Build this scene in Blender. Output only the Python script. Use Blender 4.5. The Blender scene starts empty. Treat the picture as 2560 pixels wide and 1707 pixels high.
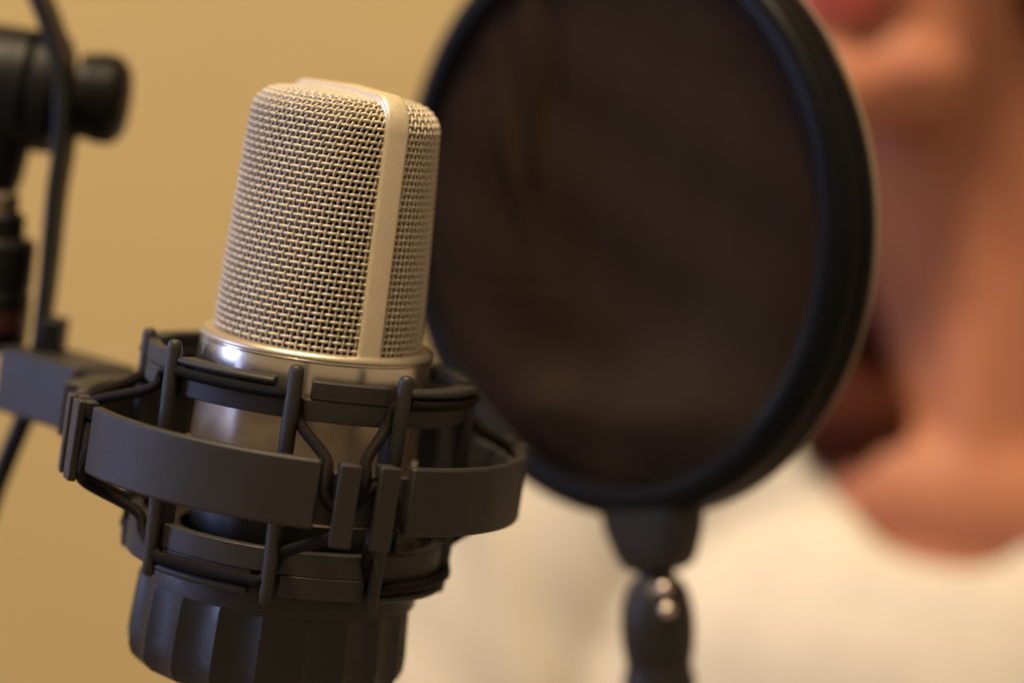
import bpy, bmesh, math, random
import numpy as np
from mathutils import Vector, Matrix

random.seed(7)
SC = bpy.context.scene
COL = SC.collection
MM = 0.001

# ------------------------------------------------------------------ camera
cam_data = bpy.data.cameras.new("camera")
cam = bpy.data.objects.new("camera", cam_data)
COL.objects.link(cam)
cam_data.sensor_width = 22.3
cam_data.lens = 50.3
cam_data.clip_start = 0.01
cam_data.clip_end = 50
PITCH, ROLL = math.radians(7.5), math.radians(7.9)
_r = Vector((1, 0, 0)); _u = Vector((0, math.sin(PITCH), math.cos(PITCH))); _b = Vector((0, -math.cos(PITCH), math.sin(PITCH)))
CX = _r * math.cos(ROLL) + _u * math.sin(ROLL)
CY = _u * math.cos(ROLL) - _r * math.sin(ROLL)
CZ = _b
mw = Matrix((CX, CY, CZ)).transposed().to_4x4()
mw.translation = Vector((0.0447822, -0.53045689, 0.07723538))
cam.matrix_world = mw
cam_data.dof.use_dof = True
cam_data.dof.focus_distance = 0.504
cam_data.dof.aperture_fstop = 2.6
cam_data.dof.aperture_blades = 0
SC.camera = cam

SC.view_settings.view_transform = 'Standard'
SC.view_settings.look = 'None'
SC.view_settings.exposure = 0.0
SC.view_settings.gamma = 1.0
SC.cycles.max_bounces = 8
SC.cycles.transparent_max_bounces = 16

# ------------------------------------------------------------------ light
world = bpy.data.worlds.new("World")
SC.world = world
world.use_nodes = True
bg = world.node_tree.nodes["Background"]
bg.inputs[0].default_value = (1.0, 0.70, 0.42, 1)
bg.inputs[1].default_value = 0.34


def area(name, loc, target, sx, sy, power, color, spread=180):
    d = bpy.data.lights.new(name, 'AREA')
    d.shape = 'RECTANGLE'; d.size = sx; d.size_y = sy
    d.energy = power; d.color = color; d.spread = math.radians(spread)
    o = bpy.data.objects.new(name, d)
    COL.objects.link(o)
    o.location = loc
    o.rotation_euler = (Vector(target) - Vector(loc)).to_track_quat('-Z', 'Y').to_euler()
    return o


area("ceiling_lamp_light", (-0.36, -0.45, 1.98), (0.05, 0.3, 0), 0.45, 0.45, 67, (1.0, 0.77, 0.47))
area("window_light", (-1.0, 0.95, 0.12), (0, 0, 0), 0.18, 0.5, 0.12, (0.55, 0.72, 1.0), 50)
area("side_window_light", (-0.75, -0.08, 0.10), (0, 0, -0.02), 0.2, 0.4, 0.55, (0.42, 0.52, 1.0), 66)

# ------------------------------------------------------------------ materials
MATS = {}


def mat(name, color, rough=0.5, metal=0.0, noise=0.0, nscale=300.0, bump=0.0, bscale=900.0, spec=0.5,
        coat=0.0, sheen=0.0, sss=0.0):
    m = bpy.data.materials.new(name); m.use_nodes = True
    nt = m.node_tree; N = nt.nodes; L = nt.links
    p = N["Principled BSDF"]
    p.inputs["Base Color"].default_value = (*color, 1)
    p.inputs["Roughness"].default_value = rough
    p.inputs["Metallic"].default_value = metal
    p.inputs["Specular IOR Level"].default_value = spec
    p.inputs["Coat Weight"].default_value = coat
    p.inputs["Sheen Weight"].default_value = sheen
    if sss:
        p.inputs["Subsurface Weight"].default_value = sss
        p.inputs["Subsurface Radius"].default_value = (0.02, 0.008, 0.004)
        p.inputs["Subsurface Scale"].default_value = 0.6
    tc = N.new("ShaderNodeTexCoord")
    if noise:
        t = N.new("ShaderNodeTexNoise"); t.inputs["Scale"].default_value = nscale; t.inputs["Detail"].default_value = 6
        L.new(tc.outputs["Object"], t.inputs["Vector"])
        r = N.new("ShaderNodeMapRange")
        r.inputs[1].default_value = 0.3; r.inputs[2].default_value = 0.7
        r.inputs[3].default_value = 1 - noise; r.inputs[4].default_value = 1 + noise
        L.new(t.outputs["Fac"], r.inputs[0])
        mx = N.new("ShaderNodeVectorMath"); mx.operation = 'SCALE'
        mx.inputs[0].default_value = color
        L.new(r.outputs[0], mx.inputs["Scale"])
        L.new(mx.outputs[0], p.inputs["Base Color"])
        r2 = N.new("ShaderNodeMapRange")
        r2.inputs[1].default_value = 0.3; r2.inputs[2].default_value = 0.7
        r2.inputs[3].default_value = max(0.02, rough - noise * 0.4); r2.inputs[4].default_value = min(1, rough + noise * 0.4)
        L.new(t.outputs["Fac"], r2.inputs[0])
        L.new(r2.outputs[0], p.inputs["Roughness"])
    if bump:
        t2 = N.new("ShaderNodeTexNoise"); t2.inputs["Scale"].default_value = bscale; t2.inputs["Detail"].default_value = 4
        L.new(tc.outputs["Object"], t2.inputs["Vector"])
        b = N.new("ShaderNodeBump"); b.inputs["Strength"].default_value = bump; b.inputs["Distance"].default_value = 0.0004
        L.new(t2.outputs["Fac"], b.inputs["Height"])
        L.new(b.outputs[0], p.inputs["Normal"])
    MATS[name] = m
    return m


M_wire = mat("satin_nickel_wire", (0.56, 0.505, 0.41), 0.60, 0.45, 0.10, 500)
M_band = mat("satin_nickel_band", (0.80, 0.71, 0.53), 0.42, 0.6, 0.05, 900, 0.12, 4000)
M_lip = mat("satin_nickel_lip", (0.55, 0.48, 0.37), 0.4, 0.8, 0.05, 900)
M_chrome = mat("polished_nickel", (0.78, 0.71, 0.60), 0.25, 1.0, 0.06, 120)
M_body = mat("brushed_nickel", (0.58, 0.48, 0.36), 0.38, 0.9, 0.08, 160)
M_plastic = mat("black_matte_plastic", (0.0150, 0.0136, 0.0128), 0.55, 0.0, 0.12, 160, 0.2, 2600)
M_plastic2 = mat("black_smooth_plastic", (0.008, 0.0075, 0.0075), 0.46, 0.0, 0.18, 200, 0.15, 1800)
M_cord = mat("black_woven_elastic", (0.0035, 0.003, 0.0028), 0.6, 0.0, 0.3, 1800, spec=0.14)
M_lining = mat("dark_inner_gauze", (0.035, 0.028, 0.022), 0.7, 0.0, 0.2, 1500)
M_stand = mat("black_stand_metal", (0.0045, 0.0042, 0.0042), 0.5, 0.0, 0.15, 200, spec=0.22)
M_rim = mat("black_gloss_rim", (0.005, 0.005, 0.006), 0.42, 0.0, 0.12, 80, spec=0.10)
M_wall = mat("tan_wall_paint", (0.575, 0.465, 0.275), 0.85, 0.0, 0.05, 2.5, 0.1, 60)
M_shirt = mat("cream_cotton", (0.70, 0.665, 0.60), 0.9, 0.0, 0.05, 40, 0.4, 700, sheen=0.3)
M_skin = mat("skin", (0.46, 0.185, 0.115), 0.55, 0.0, 0.07, 30, 0.1, 900, sss=0.05, spec=0.3)
M_lips = mat("lips", (0.48, 0.09, 0.08), 0.35, 0.0, 0.05, 60)
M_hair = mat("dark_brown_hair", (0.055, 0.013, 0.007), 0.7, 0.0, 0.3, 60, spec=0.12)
M_brass = mat("brass_thread", (0.10, 0.075, 0.05), 0.6, 0.6, 0.1, 200)
M_red_reflection = mat("red_reflection_paint", (0.05, 0.012, 0.010), 0.4, 0.0, 0.1, 200)
M_cream = mat("cream_switch_plastic", (0.85, 0.78, 0.62), 0.4, 0.0, 0.03, 200)
M_red2 = mat("red_switch_mark", (0.6, 0.03, 0.05), 0.4)
M_steel = mat("dark_steel", (0.16, 0.15, 0.14), 0.25, 1.0, 0.1, 200)
M_screw = mat("bright_steel_screw", (0.75, 0.65, 0.58), 0.22, 1.0)
M_edge_highlight = mat("grey_edge_highlight", (0.28, 0.24, 0.18), 0.5)
M_white = mat("eye_white", (0.8, 0.78, 0.74), 0.2)
M_iris = mat("eye_iris", (0.06, 0.03, 0.015), 0.15)


def add_cord_weave(m):
    nt = m.node_tree; N = nt.nodes; L = nt.links
    p = N["Principled BSDF"]
    uv = N.new("ShaderNodeUVMap")
    w = N.new("ShaderNodeTexWave"); w.wave_type = 'BANDS'; w.bands_direction = 'DIAGONAL'
    w.inputs["Scale"].default_value = 1.8; w.inputs["Distortion"].default_value = 0.4
    L.new(uv.outputs[0], w.inputs["Vector"])
    b = N.new("ShaderNodeBump"); b.inputs["Strength"].default_value = 0.5; b.inputs["Distance"].default_value = 0.0003
    L.new(w.outputs["Fac"], b.inputs["Height"])
    L.new(b.outputs[0], p.inputs["Normal"])
    n2 = N.new("ShaderNodeTexNoise"); n2.inputs["Scale"].default_value = 2.2; n2.inputs["Detail"].default_value = 3
    L.new(uv.outputs[0], n2.inputs["Vector"])
    mul = N.new("ShaderNodeMath"); mul.operation = 'MULTIPLY'
    L.new(w.outputs["Fac"], mul.inputs[0]); L.new(n2.outputs["Fac"], mul.inputs[1])
    cr = N.new("ShaderNodeValToRGB")
    cr.color_ramp.elements[0].position = 0.15; cr.color_ramp.elements[0].color = (0.0025, 0.002, 0.0018, 1)
    cr.color_ramp.elements[1].position = 0.62; cr.color_ramp.elements[1].color = (0.018, 0.013, 0.010, 1)
    L.new(mul.outputs[0], cr.inputs[0]); L.new(cr.outputs[0], p.inputs["Base Color"])


add_cord_weave(M_cord)


def membrane(name, color, alpha):
    m = bpy.data.materials.new(name); m.use_nodes = True
    nt = m.node_tree; N = nt.nodes; L = nt.links
    p = N["Principled BSDF"]
    p.inputs["Base Color"].default_value = (*color, 1)
    p.inputs["Roughness"].default_value = 0.75
    p.inputs["Sheen Weight"].default_value = 0.0
    p.inputs["Specular IOR Level"].default_value = 0.04
    p.inputs["Sheen Roughness"].default_value = 0.6
    p.inputs["Sheen Tint"].default_value = (0.7, 0.5, 0.38, 1)
    tr = N.new("ShaderNodeBsdfTransparent")
    mix = N.new("ShaderNodeMixShader")
    tc = N.new("ShaderNodeTexCoord")
    t = N.new("ShaderNodeTexNoise"); t.inputs["Scale"].default_value = 30; t.inputs["Detail"].default_value = 3
    L.new(tc.outputs["Object"], t.inputs["Vector"])
    r = N.new("ShaderNodeMapRange"); r.inputs[3].default_value = alpha - 0.05; r.inputs[4].default_value = alpha + 0.05
    L.new(t.outputs["Fac"], r.inputs[0])
    L.new(r.outputs[0], mix.inputs[0])
    L.new(tr.outputs[0], mix.inputs[1]); L.new(p.outputs[0], mix.inputs[2])
    L.new(mix.outputs[0], N["Material Output"].inputs["Surface"])
    return m


M_nylon = membrane("black_nylon_gauze", (0.025, 0.0152, 0.0102), 0.93)

# ------------------------------------------------------------------ helpers (coordinates in millimetres)


def empty(name, label, cat, loc=(0, 0, 0), rot=(0, 0, 0), group=None):
    o = bpy.data.objects.new(name, None)
    COL.objects.link(o)
    o.empty_display_size = 0.01
    o.location = Vector(loc) * MM
    o.rotation_euler = rot
    o["label"] = label; o["category"] = cat
    if group: o["group"] = group
    return o


def obj(name, geo, m, parent=None, smooth=True, bevel=0.0, label=None, kind=None, angle=40, loc=None):
    """geo = (verts mm, faces[, uvs])"""
    vs, fs = geo[0], geo[1]
    me = bpy.data.meshes.new(name)
    me.from_pydata([(v[0] * MM, v[1] * MM, v[2] * MM) for v in vs], [], fs)
    bm = bmesh.new(); bm.from_mesh(me)
    if len(vs) < 60000 and len(geo) < 3:
        bmesh.ops.recalc_face_normals(bm, faces=bm.faces)
    for f in bm.faces: f.smooth = smooth
    if smooth and len(vs) < 60000:
        a = math.radians(angle)
        for e in bm.edges:
            if len(e.link_faces) == 2 and e.calc_face_angle(0) > a: e.smooth = False
    bm.to_mesh(me); bm.free()
    if len(geo) > 2:
        uvl = me.uv_layers.new(name="UVMap")
        uv = geo[2]
        for l in me.loops: uvl.data[l.index].uv = uv[l.vertex_index]
    me.materials.append(m)
    o = bpy.data.objects.new(name, me)
    COL.objects.link(o)
    if parent: o.parent = parent
    if loc: o.location = Vector(loc) * MM
    if bevel:
        b = o.modifiers.new("bevel", 'BEVEL'); b.width = bevel * MM; b.segments = 2
        b.limit_method = 'ANGLE'; b.angle_limit = math.radians(40)
    if label: o["label"] = label
    if kind: o["kind"] = kind
    return o


def join(*gs):
    V, F = [], []
    for g in gs:
        n = len(V); V += list(g[0]); F += [tuple(i + n for i in f) for f in g[1]]
    return V, F


def xf(g, M):
    return [tuple(M @ Vector(v)) for v in g[0]], g[1]


def lathe(prof, seg=96, a0=0.0, a1=360.0, closed=True):
    """profile [(r,z)] as closed loop (closed=True) or open strip, about Z"""
    full = abs(a1 - a0 - 360) < 1e-6
    n = seg if full else seg + 1
    V, F = [], []
    for i in range(n):
        a = math.radians(a0 + (a1 - a0) * i / seg)
        s, c = math.sin(a), -math.cos(a)
        for r, z in prof: V.append((r * s, r * c, z))
    k = len(prof)
    kk = k if closed else k - 1
    for i in range(seg):
        i2 = (i + 1) % n
        for j in range(kk):
            j2 = (j + 1) % k
            F.append((i * k + j, i2 * k + j, i2 * k + j2, i * k + j2))
    if not full and closed:
        F.append(tuple(range(k))); F.append(tuple((n - 1) * k + j for j in reversed(range(k))))
    return V, F


def arc(r0, r1, z0, z1, a0, a1, seg=None, c=0.0):
    if seg is None: seg = max(4, int(abs(a1 - a0) / 3))
    if c:
        p = [(r0, z0), (r1 - c, z0), (r1, z0 + c), (r1, z1 - c), (r1 - c, z1), (r0, z1)]
    else:
        p = [(r0, z0), (r1, z0), (r1, z1), (r0, z1)]
    return lathe(p, seg, a0, a1)


def box(cx, cy, cz, sx, sy, sz, M=None):
    V = [(cx + sx * a / 2, cy + sy * b / 2, cz + sz * c / 2) for a in (-1, 1) for b in (-1, 1) for c in (-1, 1)]
    F = [(0, 1, 3, 2), (4, 6, 7, 5), (0, 4, 5, 1), (2, 3, 7, 6), (0, 2, 6, 4), (1, 5, 7, 3)]
    g = (V, F)
    return xf(g, M) if M is not None else g


def tube(path, rad, sides=10, closed=False, uv=False, uvscale=1.0, caps=True):
    P = np.array(path, float); n = len(P)
    if np.isscalar(rad): rad = np.full(n, float(rad))
    T = np.zeros_like(P)
    if closed: T = np.roll(P, -1, 0) - np.roll(P, 1, 0)
    else:
        T[1:-1] = P[2:] - P[:-2]; T[0] = P[1] - P[0]; T[-1] = P[-1] - P[-2]
    T /= np.linalg.norm(T, axis=1)[:, None] + 1e-12
    nrm = np.cross(T[0], [0.13, 0.31, 0.94]); nrm /= np.linalg.norm(nrm)
    V, F, UV = [], [], []
    s = 0.0
    for i in range(n):
        nrm = nrm - T[i] * np.dot(nrm, T[i]); nrm /= np.linalg.norm(nrm)
        b = np.cross(T[i], nrm)
        if i: s += np.linalg.norm(P[i] - P[i - 1])
        for k in range(sides):
            a = 2 * math.pi * k / sides
            V.append(tuple(P[i] + rad[i] * (nrm * math.cos(a) + b * math.sin(a))))
            UV.append((s * uvscale, k / sides * 2 * uvscale))
    m = n if closed else n - 1
    for i in range(m):
        i2 = (i + 1) % n
        for k in range(sides):
            k2 = (k + 1) % sides
            F.append((i * sides + k, i2 * sides + k, i2 * sides + k2, i * sides + k2))
    if not closed and caps:
        F.append(tuple(reversed(range(sides)))); F.append(tuple((n - 1) * sides + k for k in range(sides)))
    return (V, F, UV) if uv else (V, F)


def spline(pts, n=12, closed=False):
    P = [Vector(p) for p in pts]; out = []
    N = len(P); m = N if closed else N - 1
    for i in range(m):
        if closed: p0, p1, p2, p3 = P[i - 1], P[i], P[(i + 1) % N], P[(i + 2) % N]
        else: p0, p1, p2, p3 = P[max(i - 1, 0)], P[i], P[i + 1], P[min(i + 2, N - 1)]
        for k in range(n):
            t = k / n
            out.append(0.5 * ((2 * p1) + (-p0 + p2) * t + (2 * p0 - 5 * p1 + 4 * p2 - p3) * t * t + (-p0 + 3 * p1 - 3 * p2 + p3) * t ** 3))
    if not closed: out.append(P[-1])
    return [tuple(v) for v in out]


def cyl(a, m):  # azimuth deg, radius -> x,y
    return (m * math.sin(math.radians(a)), -m * math.cos(math.radians(a)))


# ================================================================== WALL
wall = obj("wall", ([(-1600, 1052, -1200), (2200, 1052, -1200), (2200, 1052, 1500), (-1600, 1052, 1500),
                     (-1600, 1152, -1200), (2200, 1152, -1200), (2200, 1152, 1500), (-1600, 1152, 1500)],
                    [(0, 1, 2, 3), (7, 6, 5, 4), (0, 4, 5, 1), (3, 2, 6, 7), (0, 3, 7, 4), (1, 5, 6, 2)]), M_wall, smooth=False)
wall["kind"] = "structure"

# ================================================================== MICROPHONE
mic = empty("microphone", "silver condenser microphone with woven wire grille held upright in the black cradle", "microphone")
PHI = 33.0
eb = np.array([math.sin(math.radians(PHI)), -math.cos(math.radians(PHI)), 0.0])
en = np.array([-math.cos(math.radians(PHI)), -math.sin(math.radians(PHI)), 0.0])  # front half faces camera-left
ZTOP, RC, Z0 = 58.2, 5.8, 1.7


def basket(th, s, off=0.0):
    """th: azimuth from +eb in the (eb,en) frame (rad), s: arc length up the side, over the corner and onto the top.
       returns points (arrays)"""
    th = np.asarray(th, float); s = np.asarray(s, float)
    H = ZTOP - RC - Z0
    L2 = RC * math.pi / 2
    q = np.clip((s - H) / L2, 0, 1) * math.pi / 2
    z = np.where(s < H, Z0 + s, Z0 + H + RC * np.sin(q))
    t = np.clip((z - Z0) / (ZTOP - Z0), 0, 1)
    a = 24.6 - 0.5 * t
    b = 23.5 - 3.3 * t ** 1.2
    ins = RC * (1 - np.cos(q))
    x = (a - ins) * np.cos(th); y = (b - ins) * np.sin(th)
    flat = np.clip(s - H - L2, 0, None)
    y2 = np.sign(y) * np.clip(np.abs(y) - flat, 0, None)
    # outward normal
    nx, ny = np.cos(th) * np.cos(q), np.sin(th) * np.cos(q)
    nz = np.sin(q)
    zt = z + 1.2 * np.clip(1 - (x / 18) ** 2 - (y2 / 16) ** 2, 0, 1) * (flat > 0)
    P = eb[None, :] * (x + off * nx)[:, None] + en[None, :] * (y2 + off * ny)[:, None]
    P[:, 2] = zt + off * nz
    return P


def grille():
    """both halves of the woven wire basket as one mesh"""
    Vs, Fs = [], []; nv = 0
    PU = math.radians(3.55); PZ = 1.5; R = 0.325; AMP = 0.24; SD = 6
    H = ZTOP - RC - Z0; L2 = RC * math.pi / 2
    ang = np.arange(SD) / SD * 2 * math.pi

    def add(P, r=R):
        nonlocal nv
        n = len(P)
        if n < 3: return
        T = np.gradient(P, axis=0); T /= np.linalg.norm(T, axis=1)[:, None] + 1e-9
        ref = P * np.array([1, 1, 0.0]) + np.array([0, 0, 1e-3]); ref /= np.linalg.norm(ref, axis=1)[:, None] + 1e-9
        ref = ref + np.array([0.0, 0.0, 0.35])
        a = np.cross(T, ref); a /= np.linalg.norm(a, axis=1)[:, None] + 1e-9
        b = np.cross(T, a)
        V = P[:, None, :] + r * (a[:, None, :] * np.cos(ang)[None, :, None] + b[:, None, :] * np.sin(ang)[None, :, None])
        Vs.append(V.reshape(-1, 3))
        i = np.arange(n - 1)[:, None] * SD; k = np.arange(SD)[None, :]; k2 = (k + 1) % SD
        F = np.stack([i + k, i + SD + k, i + SD + k2, i + k2], -1).reshape(-1, 4) + nv
        Fs.append(F); nv += n * SD

    edge = math.radians(6.5)
    for half in (0, 1):
        base = half * math.pi
        nw = int((math.pi) / PU) + 8
        SH = 1.05 / 24 * np.tan(np.radians(0 + 19 * np.clip((np.arange(0, H + L2 + 30, 0.05)) / H, 0, 1.2)))

        def shift(sv, layer):
            return -layer * np.interp(sv, np.arange(0, H + L2 + 30, 0.05), SH)

        # wires that climb the side and go over the top, fanning towards the strap near the shoulder
        for layer, i in [(l_, i_) for l_ in (0, 1) for i_ in range(-4, nw)]:
            s = np.arange(0, H + L2 + 22, PZ / 4)
            lean = 0.11 * (s / H) + 0.16 * np.clip((s - 0.62 * H) / (0.38 * H), 0, 1.3) ** 2
            th = (i + 0.5) * PU + 0.12 - lean + shift(s, layer)
            ok = (th > edge) & (th < math.pi - edge)
            sg = 1 if i % 2 == 0 else -1
            off = sg * AMP * np.cos(math.pi * s / PZ) - 1.05 * layer
            P = basket(np.clip(th, edge, math.pi - edge) + base, s, off)
            y = P @ en
            ok &= (np.abs(y) > 2.2) | (s < H)
            idx = np.where(ok)[0]
            if len(idx) > 3:
                brk = np.where(np.diff(idx) > 1)[0]
                for seg in np.split(idx, brk + 1): add(P[seg], R * 0.86)
        # wires that go round
        nr = int((H + L2 + 20) / PZ)
        for layer, j in [(l_, j_) for l_ in (0, 1) for j_ in range(nr)]:
            s0 = (j + 0.02) * PZ
            th = np.arange(edge, math.pi - edge, PU / 4)
            lean = 0.11 * (s0 / H) + 0.16 * np.clip((s0 - 0.62 * H) / (0.38 * H), 0, 1.3) ** 2
            u = (th + lean - 0.12 - shift(s0, layer)) / PU - 0.5
            off = -(1 if j % 2 == 0 else -1) * AMP * np.cos(math.pi * u) - 1.05 * layer
            P = basket(th + base, np.full_like(th, s0), off)
            y = P @ en
            ok = np.abs(y) > 2.2
            idx = np.where(ok)[0]
            if len(idx) > 3: add(P[idx], R * (1.08 if layer == 0 else 0.9))
    V = np.concatenate(Vs) * MM; F = np.concatenate(Fs)
    me = bpy.data.meshes.new("grille")
    me.vertices.add(len(V)); me.vertices.foreach_set("co", V.ravel())
    me.loops.add(F.size); me.loops.foreach_set("vertex_index", F.ravel().astype(np.int32))
    me.polygons.add(len(F)); me.polygons.foreach_set("loop_start", (np.arange(len(F)) * 4).astype(np.int32))
    me.polygons.foreach_set("use_smooth", np.ones(len(F), bool))
    me.update(calc_edges=True)
    me.materials.append(M_wire)
    o = bpy.data.objects.new("wire_grille", me); COL.objects.link(o); o.parent = mic
    o["kind"] = "stuff"
    return o


grille()

# inner gauze behind the wires
th = np.linspace(0, 2 * math.pi, 97)[:-1]
S = list(np.linspace(0, ZTOP - RC - Z0, 24)) + [ZTOP - RC - Z0 + RC * math.pi / 2 * k / 6 for k in range(1, 7)]
V = []
for s in S: V += [tuple(p) for p in basket(th, np.full(96, s), -2.7)]
F = [(i * 96 + k, i * 96 + (k + 1) % 96, (i + 1) * 96 + (k + 1) % 96, (i + 1) * 96 + k) for i in range(len(S) - 1) for k in range(96)]
F.append(tuple((len(S) - 1) * 96 + k for k in range(96)))
obj("inner_gauze", (V, F), M_lining, mic)

# strap over the head
path = []
az, bz = 24.9, ZTOP + 1.5
path.append((az, 0.6)); path.append((az - 0.2, 30)); path.append((az - 0.4, ZTOP - 6.0))
for k in range(1, 9):
    q = k / 8 * math.pi / 2
    path.append((az - 0.4 - 6.6 * (1 - math.cos(q)), ZTOP - 6.0 + 7.5 * math.sin(q)))
path = path + [(0, bz + 0.6)] + [(-x, z) for x, z in reversed(path)]
W = 2.9
V, F = [], []
prof = [(-W, -1.6), (-W, 0.2), (-W + 0.35, 0.62), (-W + 0.9, 0.75), (W - 0.9, 0.75), (W - 0.35, 0.62), (W, 0.2), (W, -1.6)]
for i, (x, z) in enumerate(path):
    a = path[max(i - 1, 0)]; b = path[min(i + 1, len(path) - 1)]
    tx, tz = b[0] - a[0], b[1] - a[1]; l = math.hypot(tx, tz); tx /= l; tz /= l
    nx, nz = tz, -tx
    for w, h in prof:
        p = eb * (x + nx * h) + en * w; V.append((p[0], p[1], z + nz * h))
k = len(prof)
for i in range(len(path) - 1):
    for j in range(k):
        j2 = (j + 1) % k
        F.append((i * k + j, (i + 1) * k + j, (i + 1) * k + j2, i * k + j2))
obj("strap", (V, F), M_band, mic, angle=50)

obj("grille_lip", lathe([(22.6, 2.2), (25.2, 2.3), (26.2, 2.15), (26.8, 1.6), (27.05, 1.1), (27.0, 0.8), (22.6, 0.8)], 128), M_lip, mic, angle=60)
collar = obj("collar", lathe([(23, -0.12), (26.65, -0.12), (27.6, -9.4), (27.3, -9.9), (23, -9.9)], 160), M_chrome, mic, angle=20)
obj("bead", lathe([(23, 0.75), (26.65, 0.75), (26.88, 0.68), (27.0, 0.5), (27.04, 0.3), (26.96, 0.1), (26.8, -0.05), (26.6, -0.1), (23, -0.1)], 160), M_chrome, collar, angle=60)
obj("body", lathe([(0, -9.9), (25.7, -9.9), (27.0, -36.5), (26.2, -37), (0, -37)], 160, closed=False), M_body, mic, angle=20)
obj("base", lathe([(0, -37), (24.4, -37), (24.6, -37.6), (24.0, -52), (0, -52)], 96, closed=False), M_plastic2, mic)  # lower end of the body, coloured black for the shadow beneath the hoop
sw = obj("switch", box(0, 0, 0, 3.6, 1.6, 2.6, Matrix.Translation((25.9 * math.sin(math.radians(80)), -25.9 * math.cos(math.radians(80)), -24.0)) @ Matrix.Rotation(math.radians(62), 4, 'Z')), M_cream, mic, bevel=0.3)

# ================================================================== SHOCK MOUNT
mount = empty("shock_mount", "black plastic shock mount cradle with elastic cord gripping the microphone", "microphone mount",
              loc=(-0.8, 0, 0), rot=(math.radians(-1.5), math.radians(0.6), 0))
RA = []
for q in range(4): RA += [0.8 + 90 * q, 37.5 + 90 * q]
RA[7] = 315.0


def RAN(q):
    return RA[2 * q + 2] if q < 3 else RA[0] + 360
RR = 37.4


def cage(name, zlo, zhi, ztip, up):
    """ring with raised tabs; up=+1: tabs at the top, -1: tabs below"""
    RR = 37.4 if up > 0 else 36.7
    gs = [lathe([(34.0, zlo), (RR, zlo), (RR, zhi), (34.0, zhi)], 144)]
    r = obj(name, gs[0], M_plastic, mount, bevel=0.25)
    for q in range(4):
        a0, a1 = RA[2 * q] + 5.5, RA[2 * q + 1] - 3.6
        z0, z1 = (zhi, ztip) if up > 0 else (ztip, zlo)
        if up < 0: a0, a1 = a0 - 2.0, a1 + 1.5
        obj("tab", arc(34.7, RR + 0.1, z0, z1, a0, a1), M_plastic, r, bevel=0.3)
        a0, a1 = RA[2 * q + 1] + 2.5, RAN(q) - 6.6
        if up > 0:
            g = join(arc(34.7, RR - 0.1, zhi - 0.2, zhi + 3.6, a0, a1), arc(34.75, RR + 2.2, zhi + 2.3, zhi + 3.9, a0, a1, c=0.5))
        else:
            g = join(arc(34.7, RR - 0.1, zlo - 4.6, zlo + 0.2, a0, a1), arc(34.75, RR + 1.6, zlo - 5.2, zlo - 3.4, a0, a1, c=0.6))
        obj("cord_ledge", g, M_plastic, r, bevel=0.25)
    return r


cage("upper_ring", -11.9, -7.2, -3.1, 1)
cage("lower_ring", -46.4, -41.0, -51.4, -1)
# inner flange of the lower ring
obj("lower_flange", lathe([(25.3, -46.5), (34.8, -44.5), (34.8, -43.2), (31, -42.9), (30.4, -43.8), (25.3, -44.2)], 128), M_plastic2, mount, angle=30)
obj("lower_collar", lathe([(25.6, -57), (32, -57), (32, -49.5), (29.5, -44.6), (25.6, -44.6)], 128), M_plastic2, mount, angle=30)

for a in RA:
    drop = 0 if (a < 60 or a > 300) else (1.6 if a > 260 else 4.5)
    rr = 39.3 if drop == 0 else 37.9
    pts = [(*cyl(a, rr + z * 0.02), z) for z in (0.2 - drop, 0.0 - drop, -0.6 - drop, -1.6 - drop, -10, -27, -42, -50.5, -52.6, -53.2)]
    rad = [0.6, 1.2, 1.55, 1.7, 1.75, 1.8, 1.65, 1.5, 1.3, 0.7]
    rod = obj("rod", tube(pts, rad, 14), M_plastic, mount, angle=70)
    M = Matrix.Rotation(math.radians(a), 4, 'Z')
    obj("fin", box(0, -36.2, -26.5, 1.9, 5.2, 29.5, M), M_plastic, rod, bevel=0.3)

# elastic cord: on the rings between the rods, then down to the hooks on the outer hoop
HOOKS = [20.0 + 90 * q for q in range(4)]
HZ0, HZ1 = -32.4, -17.4


def cord_upper():
    pts = []
    for q in range(4):
        s = RA[2 * q + 1]; e = RAN(q)
        for k in range(8):
            pts.append((*cyl(s + 2.5 + (e - s - 5) * k / 7, 38.8), -6.5))
        pts.append((*cyl(e + 1.5, 37.3), -8.0))            # behind the rod, out under the ring
        pts.append((*cyl(e + 3.5, 38.4), -12.6))
        h = HOOKS[(q + 1) % 4] + (360 if q == 3 else 0)
        pts.append((*cyl(h - 8.2, 48.5), -17.6))
        pts.append((*cyl(h - 7.9, 51.4), -20.4))
        pts.append((*cyl(h - 7.4, 51.5), -25.0))
        pts.append((*cyl(h - 5.2, 51.1), -27.6))
        pts.append((*cyl(h - 1.6, 51.1), -27.4))
        pts.append((*cyl(h + 0.6, 51.5), -24.5))
        pts.append((*cyl(h + 1.6, 51.4), -20.4))
        pts.append((*cyl(h + 2.4, 48.5), -17.2))
        pts.append((*cyl(e + 31.5, 38.8), -12.4))
        pts.append((*cyl(e + 34.5, 37.2), -8.0))
    return spline(pts, 8, closed=True)


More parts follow.
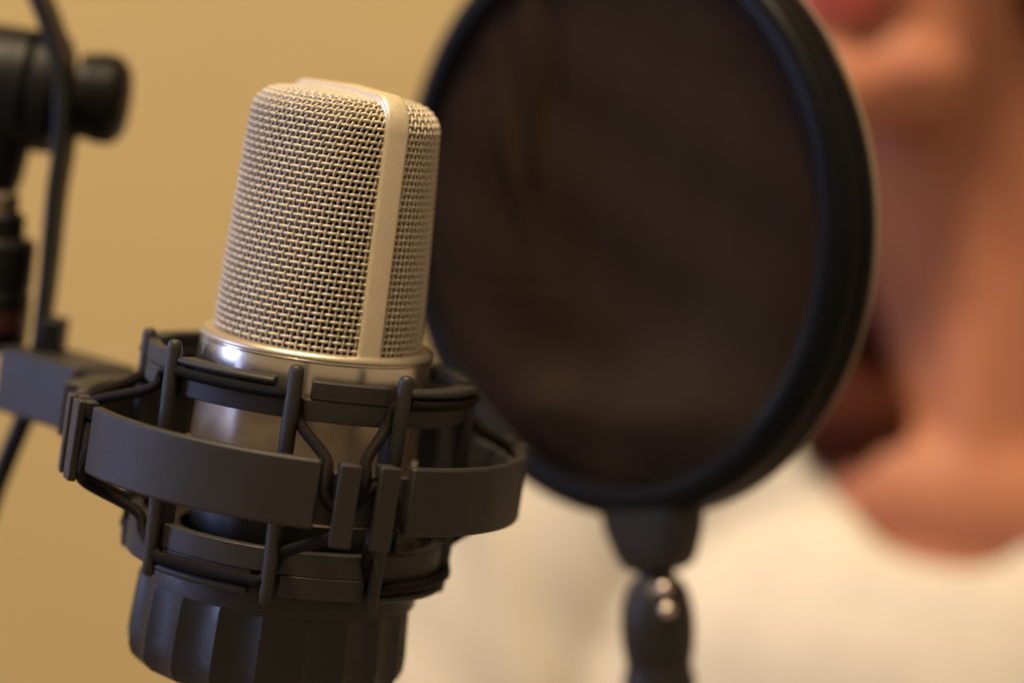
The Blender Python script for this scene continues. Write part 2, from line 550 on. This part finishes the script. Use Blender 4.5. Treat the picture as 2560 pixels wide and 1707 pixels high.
def cord_lower():
    pts = []
    for q in range(4):
        s = RA[2 * q + 1]; e = RAN(q)
        for k in range(8):
            pts.append((*cyl(s + 2.5 + (e - s - 5) * k / 7, 38.0), -48.0))
        pts.append((*cyl(e + 1.5, 37.2), -44.5))
        pts.append((*cyl(e + 4.0, 38.4), -41.0))
        h = HOOKS[(q + 1) % 4] + (360 if q == 3 else 0)
        pts.append((*cyl(h - 5.5, 50.0), -34.8))
        pts.append((*cyl(h - 2.8, 51.1), -32.0))
        pts.append((*cyl(h - 0.4, 51.3), -27.5))
        pts.append((*cyl(h + 2.4, 51.5), -23.6))
        pts.append((*cyl(h + 5.6, 51.1), -22.2))
        pts.append((*cyl(h + 8.8, 51.1), -23.4))
        pts.append((*cyl(h + 10.4, 51.5), -27.0))
        pts.append((*cyl(h + 9.6, 51.4), -32.2))
        pts.append((*cyl(h + 7.0, 49.5), -35.4))
        pts.append((*cyl(e + 32.0, 38.6), -40.4))
        pts.append((*cyl(e + 34.8, 37.2), -44.5))
    return spline(pts, 8, closed=True)


for P in (cord_upper(), cord_lower()):
    obj("elastic_cord", tube(P, 1.3, 12, closed=True, uv=True, uvscale=1.1), M_cord, mount, angle=80)

# outer hoop: a C-shaped wall between the hooks, a recessed wall behind each pair of hooks
OX = 0.6
parts = []
for q in range(4):
    a0 = HOOKS[q] + 12.6; a1 = HOOKS[(q + 1) % 4] + (360 if q == 3 else 0) - 9.8
    parts.append(lathe([(50.0, HZ0), (52.7, HZ0), (52.7, HZ1), (50.0, HZ1)], 60, a0, a1))
    parts.append(lathe([(48.6, HZ0 + 0.6), (50.3, HZ0 + 0.6), (50.3, HZ1 - 2.4), (48.6, HZ1 - 2.4)], 14, HOOKS[q] - 12, HOOKS[q] + 15))
hoop_o = obj("outer_hoop", join(*parts), M_plastic, mount, bevel=0.6, loc=(OX, 0, 0))
hoop_o.rotation_euler = (0, math.radians(0.5), 0)
for q in range(4):
    h = HOOKS[q]
    for a0, a1, dz in ((h - 5.9, h - 0.9, 0.0), (h + 3.6, h + 8.6, 0.2)):
        m_ = (a0 + a1) / 2
        obj("hook", join(arc(52.7, 54.6, HZ0 - 3.0, HZ1 + dz, a0, a1, 3),
                         arc(49.6, 52.69, HZ1 - 3.0, HZ1 + dz - 0.1, a0 + 0.3, a1 - 0.3, 3),
                         arc(48.4, 52.69, HZ0 - 1.5, HZ0 + 0.9, m_ - 1.3, m_ + 1.3, 3)), M_plastic, hoop_o, bevel=0.35)

# arm that carries the hoop, then yoke, joint and thumb screw
AZ = -128.0
M = Matrix.Rotation(math.radians(AZ), 4, 'Z')
arm = obj("mounting_arm", join(box(0, -60, -26.2, 17, 18, 14.0, M), box(0, -83, -26.4, 21, 30, 16.6, M)), M_plastic, mount, bevel=1.0)
obj("gusset", arc(52.0, 58, -30.8, -17.7, -146, -96, 12), M_plastic, arm, bevel=0.6)
# yoke strap: vertical plate seen edge on, curling over at the top
yk = [(-74.3, -18), (-75.3, 0), (-77.0, 20), (-77.6, 34), (-79.3, 46), (-82.5, 56), (-87.5, 66), (-94, 75), (-103, 81)]
yk = [(p[0], p[2]) for p in spline([(x, 0, z) for x, z in yk], 5)]
V, F = [], []
for i, (x, z) in enumerate(yk):
    a = yk[max(i - 1, 0)]; b = yk[min(i + 1, len(yk) - 1)]
    tx, tz = b[0] - a[0], b[1] - a[1]; l = math.hypot(tx, tz); nx, nz = -tz / l, tx / l
    t = i / (len(yk) - 1); hw = 1.5 + 0.6 * math.sin(min(1, t * 1.6) * math.pi / 2)
    ymid = 57 + (z + 17) * 0.27; d = 5 + 2.5 * min(1, t * 2)
    for sx, sy in ((-1, -1), (1, -1), (1, 1), (-1, 1)):
        V.append((x + nx * hw * sx, ymid + d * sy, z + nz * hw * sx))
n = len(yk)
for i in range(n - 1):
    for j in range(4):
        F.append((i * 4 + j, (i + 1) * 4 + j, (i + 1) * 4 + (j + 1) % 4, i * 4 + (j + 1) % 4))
F += [(0, 1, 2, 3), ((n - 1) * 4 + 3, (n - 1) * 4 + 2, (n - 1) * 4 + 1, (n - 1) * 4)]
yoke = obj("yoke", (V, F), M_stand, mount, bevel=0.9)
obj("yoke_foot", box(-71.2, 57, -14.0, 5.5, 10, 9), M_stand, yoke, bevel=0.8)


def lathe_x(prof, seg=48, loc=(0, 0, 0)):
    V, F = lathe(prof, seg, closed=False)
    return [(z + loc[0], x + loc[1], y + loc[2]) for x, y, z in V], F


# knurled thumb screw (axis along X)
KN = (-77.6, 84.5, 47.0)
prof = [(0, 12.6), (6, 12.6), (9, 12.0), (10.8, 10.6), (11.6, 8.6), (11.6, 4.2), (11.1, 3.8), (11.1, 3.2), (11.5, 2.8), (11.5, 0.3), (11, 0), (0, 0)]
knob = obj("thumb_screw", lathe_x(prof, 72, KN), M_stand, mount, angle=35)
for i in range(40):
    a = i / 40 * 2 * math.pi
    c = Vector((KN[0] + 6.6, KN[1] + 11.5 * math.cos(a), KN[2] + 11.5 * math.sin(a)))
    Mx = Matrix.Translation(c) @ Matrix.Rotation(a, 4, 'X')
    obj("ridge", box(0, 0, 0, 5.2, 0.9, 0.85, Mx), M_stand, knob)
J = (-85.6, 83.0, 46.5)
joint = obj("joint_disc", lathe_x([(0, 4.5), (13.5, 4.3), (15.6, 3.0), (16.2, 1.0), (16.2, -2.4), (14.5, -3.5), (0, -3.6)], 72, J), M_stand, mount, angle=35)
obj("joint_washer", lathe_x([(0, 7), (6.5, 7), (6.5, 4.5), (0, 4.4)], 40, J), M_steel, joint)
obj("joint_body", join(lathe_x([(0, -3.6), (14.8, -3.6), (16.0, -5), (16.0, -22), (14.8, -23.5), (0, -21.5)], 64, J),
                       xf(lathe([(0, -29), (6.6, -29), (8.2, -24), (9.4, -14), (9.4, 0), (0, 0)], 48, closed=False), Matrix.Translation((J[0] - 12.2, J[1] - 2, J[2])))),
    M_stand, mount, angle=35)

# locking nut under the lower ring
def nut():
    NF = 20; per = 9
    zs = [(-56.0, -2.2), (-56.6, -0.9), (-58, -0.3), (-64, 0.1), (-70, 0.5), (-73.2, 0.4), (-75.4, -0.5), (-76.8, -2.2), (-77.4, -5.0)]
    V, F = [], []; n = NF * per
    for z, dr in zs:
        for i in range(n):
            ph = (i % per) / per
            g = math.sin(math.pi * ph) ** 0.8
            f = 1.0 if z > -76 else 0.3
            if z > -57: f = 0.6
            r = 32.2 + dr - 1.5 * g * f
            a = 360.0 * i / n + 2
            V.append((*cyl(a, r), z))
    for j in range(len(zs) - 1):
        for i in range(n):
            i2 = (i + 1) % n
            F.append((j * n + i, j * n + i2, (j + 1) * n + i2, (j + 1) * n + i))
    F.append(tuple(range(n))); F.append(tuple((len(zs) - 1) * n + i for i in reversed(range(n))))
    return V, F


obj("locking_nut", nut(), M_plastic2, mount, angle=28, loc=(-1.1, 0, 0))

# ================================================================== POP FILTER
PC = Vector((64.0, 89.4, 31.2))  # centre of the front face
ca, sa = math.cos(math.radians(45)), math.sin(math.radians(45))
pr = (CX * ca + CZ * sa); pn = (-CX * sa + CZ * ca); pu = CY.copy()
pop = empty("pop_filter", "round black nylon pop filter on a gooseneck between the microphone and the person", "pop filter", loc=PC)
PM = Matrix.Rotation(math.radians(6.5), 4, CZ) @ Matrix((pr, pu, pn)).transposed().to_4x4()
pop.matrix_world = Matrix.Translation(PC * MM) @ PM @ Matrix.Scale(1.02, 4)


def disc_lathe(prof, seg=160):  # axis = local z (towards camera)
    V, F = [], []
    k = len(prof)
    for i in range(seg):
        a = 2 * math.pi * i / seg
        for r, w in prof: V.append((r * math.cos(a), r * math.sin(a), w))
    for i in range(seg):
        i2 = (i + 1) % seg
        for j in range(k):
            j2 = (j + 1) % k
            F.append((i * k + j, i2 * k + j, i2 * k + j2, i * k + j2))
    return V, F


obj("front_hoop", disc_lathe([(70.0, -3), (70.0, -1.2), (70.6, -0.2), (72.5, 0.6), (75, 0.7), (77.4, 0.0), (78.8, -1.4), (79.2, -3.4), (79.2, -7.0), (78.7, -7.4), (72, -7.4)]), M_rim, pop, angle=50)
obj("back_hoop", disc_lathe([(72, -7.8), (78.6, -7.8), (79.4, -8.2), (79.6, -9.2), (79.6, -11.4), (79.0, -12.4), (76, -12.8), (70.5, -12.6), (70, -11.8), (70, -9)]), M_rim, pop, angle=50)


obj("hoop_edge_highlight", disc_lathe([(79.3, -12.2), (79.9, -12.0), (80.1, -12.5), (79.8, -13.1), (79.2, -13.0)]), M_edge_highlight, pop)  # thin pale ring stands in for the highlight along the back rim


def gauze(w0, seed):
    rnd = random.Random(seed)
    nr, na = 60, 160
    fx, fy = -1.0, -1.0
    V, F = [(0, 0, w0)], []

    def h(x, y):
        rr = math.hypot(x, y) / 71
        env = max(0, 1 - rr ** 6)
        v = 0
        # ripples pulled from the left edge, long creases from the top, two soft bulges low down
        v += 0.14 * math.exp(-((x + 44) / 26) ** 2 - ((y + 22) / 17) ** 2) * math.sin(y * 1.25 + 0.06 * x + 1.4 * math.sin(0.06 * x + seed) + 0.9 * math.sin(0.21 * y))
        v += 1.3 * math.exp(-((x + 21 - 0.12 * (y - 40)) / 2.2) ** 2) * min(1, max(0, (y - 10) / 25))
        v -= 0.8 * math.exp(-((x + 14 - 0.14 * (y - 40)) / 3.4) ** 2) * min(1, max(0, (y - 5) / 30))
        v += 0.8 * math.exp(-((x + 30 + 0.10 * y) / 2.6) ** 2) * min(1, max(0, (y + 14) / 30))
        v += 0.25 * math.exp(-((x + 50 - 0.5 * y) / 4.0) ** 2) * min(1, max(0, (y + 10) / 40))
        v += 2.3 * math.exp(-((x - 12) / 20) ** 2 - ((y + 56) / 12) ** 2)
        v += 2.2 * math.exp(-((x + 24) / 15) ** 2 - ((y + 48) / 10) ** 2)
        v += 0.14 * math.sin(x * 0.11 + y * 0.17 + seed) + 0.07 * math.sin(x * 0.31 - y * 0.12)
        return 3.2 * v * env
    for i in range(1, nr + 1):
        r = 71.5 * i / nr
        for k in range(na):
            a = 2 * math.pi * k / na
            x, y = r * math.cos(a), r * math.sin(a)
            V.append((x, y, w0 + h(x, y)))
    for k in range(na): F.append((0, 1 + k, 1 + (k + 1) % na))
    for i in range(nr - 1):
        for k in range(na):
            k2 = (k + 1) % na
            F.append((1 + i * na + k, 1 + (i + 1) * na + k, 1 + (i + 1) * na + k2, 1 + i * na + k2))
    return V, F


g1 = obj("front_gauze", gauze(-2.6, 1), M_nylon, pop, angle=180)
g2 = obj("back_gauze", gauze(-9.6, 5), M_nylon, pop, angle=180)

# clamp block below the hoop, neck and gooseneck end
th0 = math.radians(-89.5)
mx, my = 78 * math.cos(th0), 78 * math.sin(th0)
secs = [(1.5, 15.0, 7.2), (-4, 14.0, 7.2), (-8, 12.4, 7.0), (-11.5, 10.8, 6.8), (-14, 9.2, 6.2), (-15.4, 6.4, 5.0), (-15.8, 4.5, 4.0)]
V, F = [], []
NS = 40
for dz, hx, hz in secs:
    for k in range(NS):
        a = 2 * math.pi * k / NS
        c, s = math.cos(a), math.sin(a)
        ex = 0.45
        V.append((mx + hx * math.copysign(abs(c) ** ex, c), my + dz, -6.2 + hz * math.copysign(abs(s) ** ex, s)))
for j in range(len(secs) - 1):
    for k in range(NS):
        k2 = (k + 1) % NS
        F.append((j * NS + k, j * NS + k2, (j + 1) * NS + k2, (j + 1) * NS + k))
F.append(tuple(range(NS))); F.append(tuple((len(secs) - 1) * NS + k for k in reversed(range(NS))))
obj("clamp_block", (V, F), M_plastic2, pop, angle=40)
prof = [(0, -14), (4.8, -14.5), (5.0, -17), (7.0, -18.5), (8.6, -21.5), (9.6, -26), (9.9, -31), (9.6, -36), (9.0, -39), (8.8, -41), (9.4, -43.5), (9.8, -45.5), (9.2, -48), (7.6, -51), (5.8, -54), (5.2, -58), (0, -58)]
GA = Matrix.Translation((mx + 1.2, my, -6.0)) @ Matrix.Rotation(math.radians(-6.5), 4, 'Z')
V, F = lathe(prof, 48, closed=False)
V = [(x, z, -y) for x, y, z in V]
ball = obj("swivel_sleeve", xf((V, F), GA), M_plastic2, pop, angle=60)
for dy, rr_ in ((-19.6, 5.2), (-25.0, 6.6)):
    V, F = [], []
    bmt = bmesh.new(); bmesh.ops.create_uvsphere(bmt, u_segments=20, v_segments=12, radius=2.1)
    V = [(v.co.x + mx + 0.3 + rr_ * 0.95, v.co.y + my + dy, v.co.z - 6 + rr_ * 0.85) for v in bmt.verts]; F = [tuple(v.index for v in f.verts) for f in bmt.faces]; bmt.free()
    obj("screw", (V, F), M_screw, ball, angle=180)
goose = spline([(mx - 2.4, my - 55, -6), (mx - 5, my - 80, -6), (mx - 10, my - 120, -14), (mx - 30, my - 170, -30), (mx - 70, my - 200, -50)], 30)
rad = [4.3 + 0.45 * math.sin(i * 1.6) for i in range(len(goose))]
obj("gooseneck", tube(goose, rad, 20), M_steel, pop, angle=80)

# ================================================================== STAND at the left edge
stand = empty("microphone_stand", "dark threaded stand post with brass thread at the left edge behind the cradle", "microphone stand", loc=(-91.5, 66, -20))
obj("post", lathe([(0, -2), (8, -2), (10.4, 0), (10.4, 13), (9.6, 14), (10.2, 15), (10.2, 26), (9.2, 27.5), (6.8, 27.8), (6.8, 33), (6, 34), (0, 34)], 48, closed=False), M_stand, stand, angle=30)
obj("red_reflection", lathe([(9.9, 4), (10.7, 4), (10.7, 9), (9.9, 9)], 48), M_red_reflection, stand)  # reddish reflection on the post, painted as a ring of its own
obj("thread", lathe([(0, 33)] + [(4.4 + (0.5 if i % 2 else 0), 34 + i * 0.6) for i in range(9)] + [(0, 39)], 32, closed=False), M_brass, stand)

cable = obj("microphone_cable", tube(spline([(-75.5, 66, -30), (-78, 60, -38), (-82.5, 58, -55), (-86, 56, -72), (-96, 60, -100), (-112, 70, -140)], 12), 2.6, 16), M_stand, None, angle=80)
cable["label"] = "black cable running down to the left from under the cradle arm"; cable["category"] = "cable"

# ================================================================== PERSON


def blob(c, r, rot=None, seg=28):
    bmt = bmesh.new(); bmesh.ops.create_uvsphere(bmt, u_segments=seg, v_segments=seg // 2, radius=1)
    M = Matrix.Translation(c) @ (rot or Matrix.Identity(4)) @ Matrix.Diagonal((*r, 1))
    V = [tuple(M @ v.co) for v in bmt.verts]; F = [tuple(v.index for v in f.verts) for f in bmt.faces]
    bmt.free(); return V, F


def capsule(a, b, ra, rb, n=10, sq=1.0):
    a, b = Vector(a), Vector(b)
    P = [a + (b - a) * i / n for i in range(n + 1)]
    R = [ra + (rb - ra) * i / n for i in range(n + 1)]
    return join(tube(P, R, 28), blob(a, (ra, ra, ra)), blob(b, (rb, rb, rb)))


def remesh(name, geo, m, parent, voxel, smooth, edit=None, solid=0.0, loc=None):
    me = bpy.data.meshes.new(name + "_src"); me.from_pydata([tuple(c * MM for c in v) for v in geo[0]], [], geo[1])
    t = bpy.data.objects.new(name + "_src", me); COL.objects.link(t)
    r = t.modifiers.new("r", 'REMESH'); r.mode = 'VOXEL'; r.voxel_size = voxel * MM; r.use_smooth_shade = True
    s = t.modifiers.new("s", 'SMOOTH'); s.factor = 0.5; s.iterations = smooth
    dg = bpy.context.evaluated_depsgraph_get()
    out = bpy.data.meshes.new_from_object(t.evaluated_get(dg))
    bpy.data.objects.remove(t)
    if edit:
        bm = bmesh.new(); bm.from_mesh(out); edit(bm); bm.to_mesh(out); bm.free()
    for p in out.polygons: p.use_smooth = True
    out.name = name
    out.materials.clear(); out.materials.append(m)
    o = bpy.data.objects.new(name, out); COL.objects.link(o)
    if parent: o.parent = parent
    if solid:
        sm = o.modifiers.new("solid", 'SOLIDIFY'); sm.thickness = solid * MM; sm.offset = -1
    return o


person = empty("person", "person in a cream t-shirt leaning towards the microphone behind the pop filter", "person", loc=(0, 0, 0))
# head frame: face looks along f (towards camera-left), origin at head centre
HC = Vector((186, 488, 171))
HM = Matrix.Translation(HC) @ Matrix.Rotation(math.radians(-24), 4, 'Z') @ Matrix.Rotation(math.radians(2), 4, 'X')  # local -Y = face


def hb(c, r, rx=0):
    return blob(HM @ Vector(c), r, HM.to_3x3().to_4x4() @ Matrix.Rotation(math.radians(rx), 4, 'X'))


head = [hb((0, 12, 38), (72, 92, 80)), hb((0, -12, -6), (63, 72, 88)), hb((0, -32, -56), (50, 46, 42)),
        hb((0, -73, -94), (27, 21, 21)),                      # chin
        hb((24, -48, -84), (28, 30, 22)), hb((-24, -48, -84), (28, 30, 22)),
        hb((0, -72, -50), (28, 16, 22)),                      # mouth area
        hb((0, -85, -53), (23, 7, 6)), hb((0, -83, -64), (19, 8, 7)),   # lips
        hb((0, -82, 0), (8, 14, 26), -24), hb((0, -96, -24), (11, 13, 9)), hb((9, -90, -26), (8, 9, 6)), hb((-9, -90, -26), (8, 9, 6)),
        hb((34, -56, -14), (24, 18, 22)), hb((-34, -56, -14), (24, 18, 22)),
        hb((28, -30, -58), (28, 34, 36)), hb((-28, -30, -58), (28, 34, 36)),
        hb((22, -72, 23), (26, 13, 9)), hb((-22, -72, 23), (26, 13, 9)),
        hb((29, -70, 15), (16, 11, 5)), hb((-29, -70, 15), (16, 11, 5)), hb((29, -68, -2), (15, 10, 4)), hb((-29, -68, -2), (15, 10, 4)),
        hb((72, 14, 2), (9, 17, 30)), hb((-72, 14, 2), (9, 17, 30))]
neck = [capsule((208, 505, 95), (258, 510, -62), 47, 46), capsule((212, 490, 50), (256, 484, -60), 34, 34),
        capsule((236, 466, -10), (246, 454, -70), 13, 14), capsule((215, 548, -5), (110, 530, -105), 30, 34), capsule((290, 548, -5), (380, 530, -105), 30, 34),
        capsule((262, 510, 110), (258, 452, -88), 13, 11), capsule((165, 515, 95), (238, 454, -90), 11, 9)]
torso = [blob((242, 505, -250), (150, 92, 165)), blob((242, 505, -420), (142, 90, 200)), blob((244, 468, -190), (125, 66, 92)),
         capsule((248, 502, -84), (82, 520, -128), 50, 52), capsule((248, 502, -84), (410, 520, -128), 50, 52),
         capsule((190, 538, -62), (100, 525, -115), 36, 40), capsule((300, 538, -62), (390, 525, -115), 40, 40),
         capsule((226, 458, -96), (150, 486, -84), 8, 7), capsule((268, 458, -96), (350, 486, -84), 8, 7), blob((246, 470, -100), (70, 42, 40))]
arms = [capsule((72, 520, -140), (38, 500, -400), 54, 40), capsule((416, 520, -140), (450, 500, -400), 54, 40),
        capsule((38, 500, -400), (110, 380, -520), 39, 28), capsule((450, 500, -400), (380, 380, -520), 39, 28)]


def relax_border(bm, n=14):
    bv = {v: [e.other_vert(v) for e in v.link_edges if e.is_boundary] for v in bm.verts if v.is_boundary}
    for _ in range(n):
        new = {v: (v.co * 2 + sum((o.co for o in ns), Vector())) / (2 + len(ns)) for v, ns in bv.items()}
        for v, c in new.items(): v.co = c


body = remesh("body", join(*(head + neck + torso + arms)), M_skin, person, 4.0, 9)
# lips take their own colour
body.data.materials.append(M_lips)
HI = HM.inverted()
for p in body.data.polygons:
    c = HI @ (p.center / MM)
    if abs(c.x) < 25 and c.y < -76:
        zc = -58.5; hh = 9.5 * (1 - (abs(c.x) / 26) ** 2) ** 0.6
        if abs(c.z - zc) < hh: p.material_index = 1
for sgn in (-1, 1):
    e = obj("eye", hb((sgn * 29, -68, 7), (11.5, 12, 11.5)), M_white, person, angle=180)
    obj("iris", hb((sgn * 29, -77.5, 7), (5.2, 3.0, 5.2)), M_iris, e, angle=180)

hairg = [hb((0, 24, 52), (82, 96, 82)), hb((0, 62, 0), (74, 56, 92)), hb((72, 52, -10), (14, 34, 80)), hb((-72, 34, 0), (14, 40, 66)),
         hb((48, 66, -90), (46, 34, 90)), hb((-20, 70, -80), (50, 34, 80)),
         capsule((160, 516, 60), (184, 500, -20), 24, 18), capsule((184, 490, -25), (190, 458, -66), 14, 23), blob((202, 454, -64), (18, 15, 18))]  # these locks end in the neck hollow, dark hair standing in for its shadow
FM = HM.to_3x3()


def hair_edit(bm):
    kill = [v for v in bm.verts if (HI @ (v.co / MM)).y < -30 and -60 < (HI @ (v.co / MM)).z < 60 and abs((HI @ (v.co / MM)).x) < 66]
    bmesh.ops.delete(bm, geom=kill, context='VERTS')
    relax_border(bm, 6)
    for v in bm.verts:
        c = HI @ (v.co / MM)
        v.co += v.normal * MM * (1.6 * math.sin(c.x * 0.5 + 2 * math.sin(c.z * 0.03)) + 0.8 * math.sin(c.x * 1.3 + c.y))


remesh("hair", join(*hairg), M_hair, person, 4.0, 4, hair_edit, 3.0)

shirtg = [blob((242, 505, -250), (161, 104, 172)), blob((242, 505, -420), (156, 102, 210)), blob((244, 468, -190), (136, 76, 100)),
          capsule((248, 502, -84), (82, 520, -128), 59, 61), capsule((248, 502, -84), (410, 520, -128), 59, 61),
          capsule((190, 520, -55), (100, 525, -115), 49, 48), capsule((296, 520, -55), (390, 525, -115), 49, 48),
          capsule((215, 548, -5), (110, 530, -105), 38, 42), capsule((290, 548, -5), (380, 530, -105), 38, 42),
          capsule((72, 520, -140), (42, 503, -330), 65, 60), capsule((416, 520, -140), (446, 503, -330), 65, 60)]


def shirt_edit(bm):
    kill = []
    for v in bm.verts:
        x, y, z = v.co / MM
        lim = -117 + 33 * min(1.6, (abs(x - 236) / 55)) ** 2 + max(0, (y - 455)) * 0.55
        if z > lim and abs(x - 236) < 88: kill.append(v)
        elif z < -325 and (x < 95 or x > 395) and z < -330 : kill.append(v)
    bmesh.ops.delete(bm, geom=kill, context='VERTS')
    relax_border(bm)
    bm.normal_update()
    for v in bm.verts:
        x, y, z = v.co / MM
        d = 0
        # folds hanging from the shoulder and across the chest
        u = x * 0.93 + z * 0.30
        d += 4.5 * math.exp(-((u - 2) / 9) ** 2) * (1 if z < -110 else 0.3)
        d -= 5.5 * math.exp(-((u - 20) / 10) ** 2) * (1 if z < -110 else 0.3)
        d += 3.5 * math.sin(u * 0.11 + 0.8 * math.sin(z * 0.02)) * (0.5 + 0.5 * math.sin(z * 0.013))
        d += 0.5 * math.sin(z * 0.12 + x * 0.05 + 3 * math.sin(x * 0.02))
        v.co += v.normal * MM * d


shirt = remesh("t_shirt", join(*shirtg), M_shirt, person, 5.0, 6, shirt_edit, 2.0)

# the whole figure brought to its distance behind the filter
CP = mw.translation
person.matrix_world = Matrix.Translation(CP * 0.05) @ Matrix.Scale(0.95, 4)
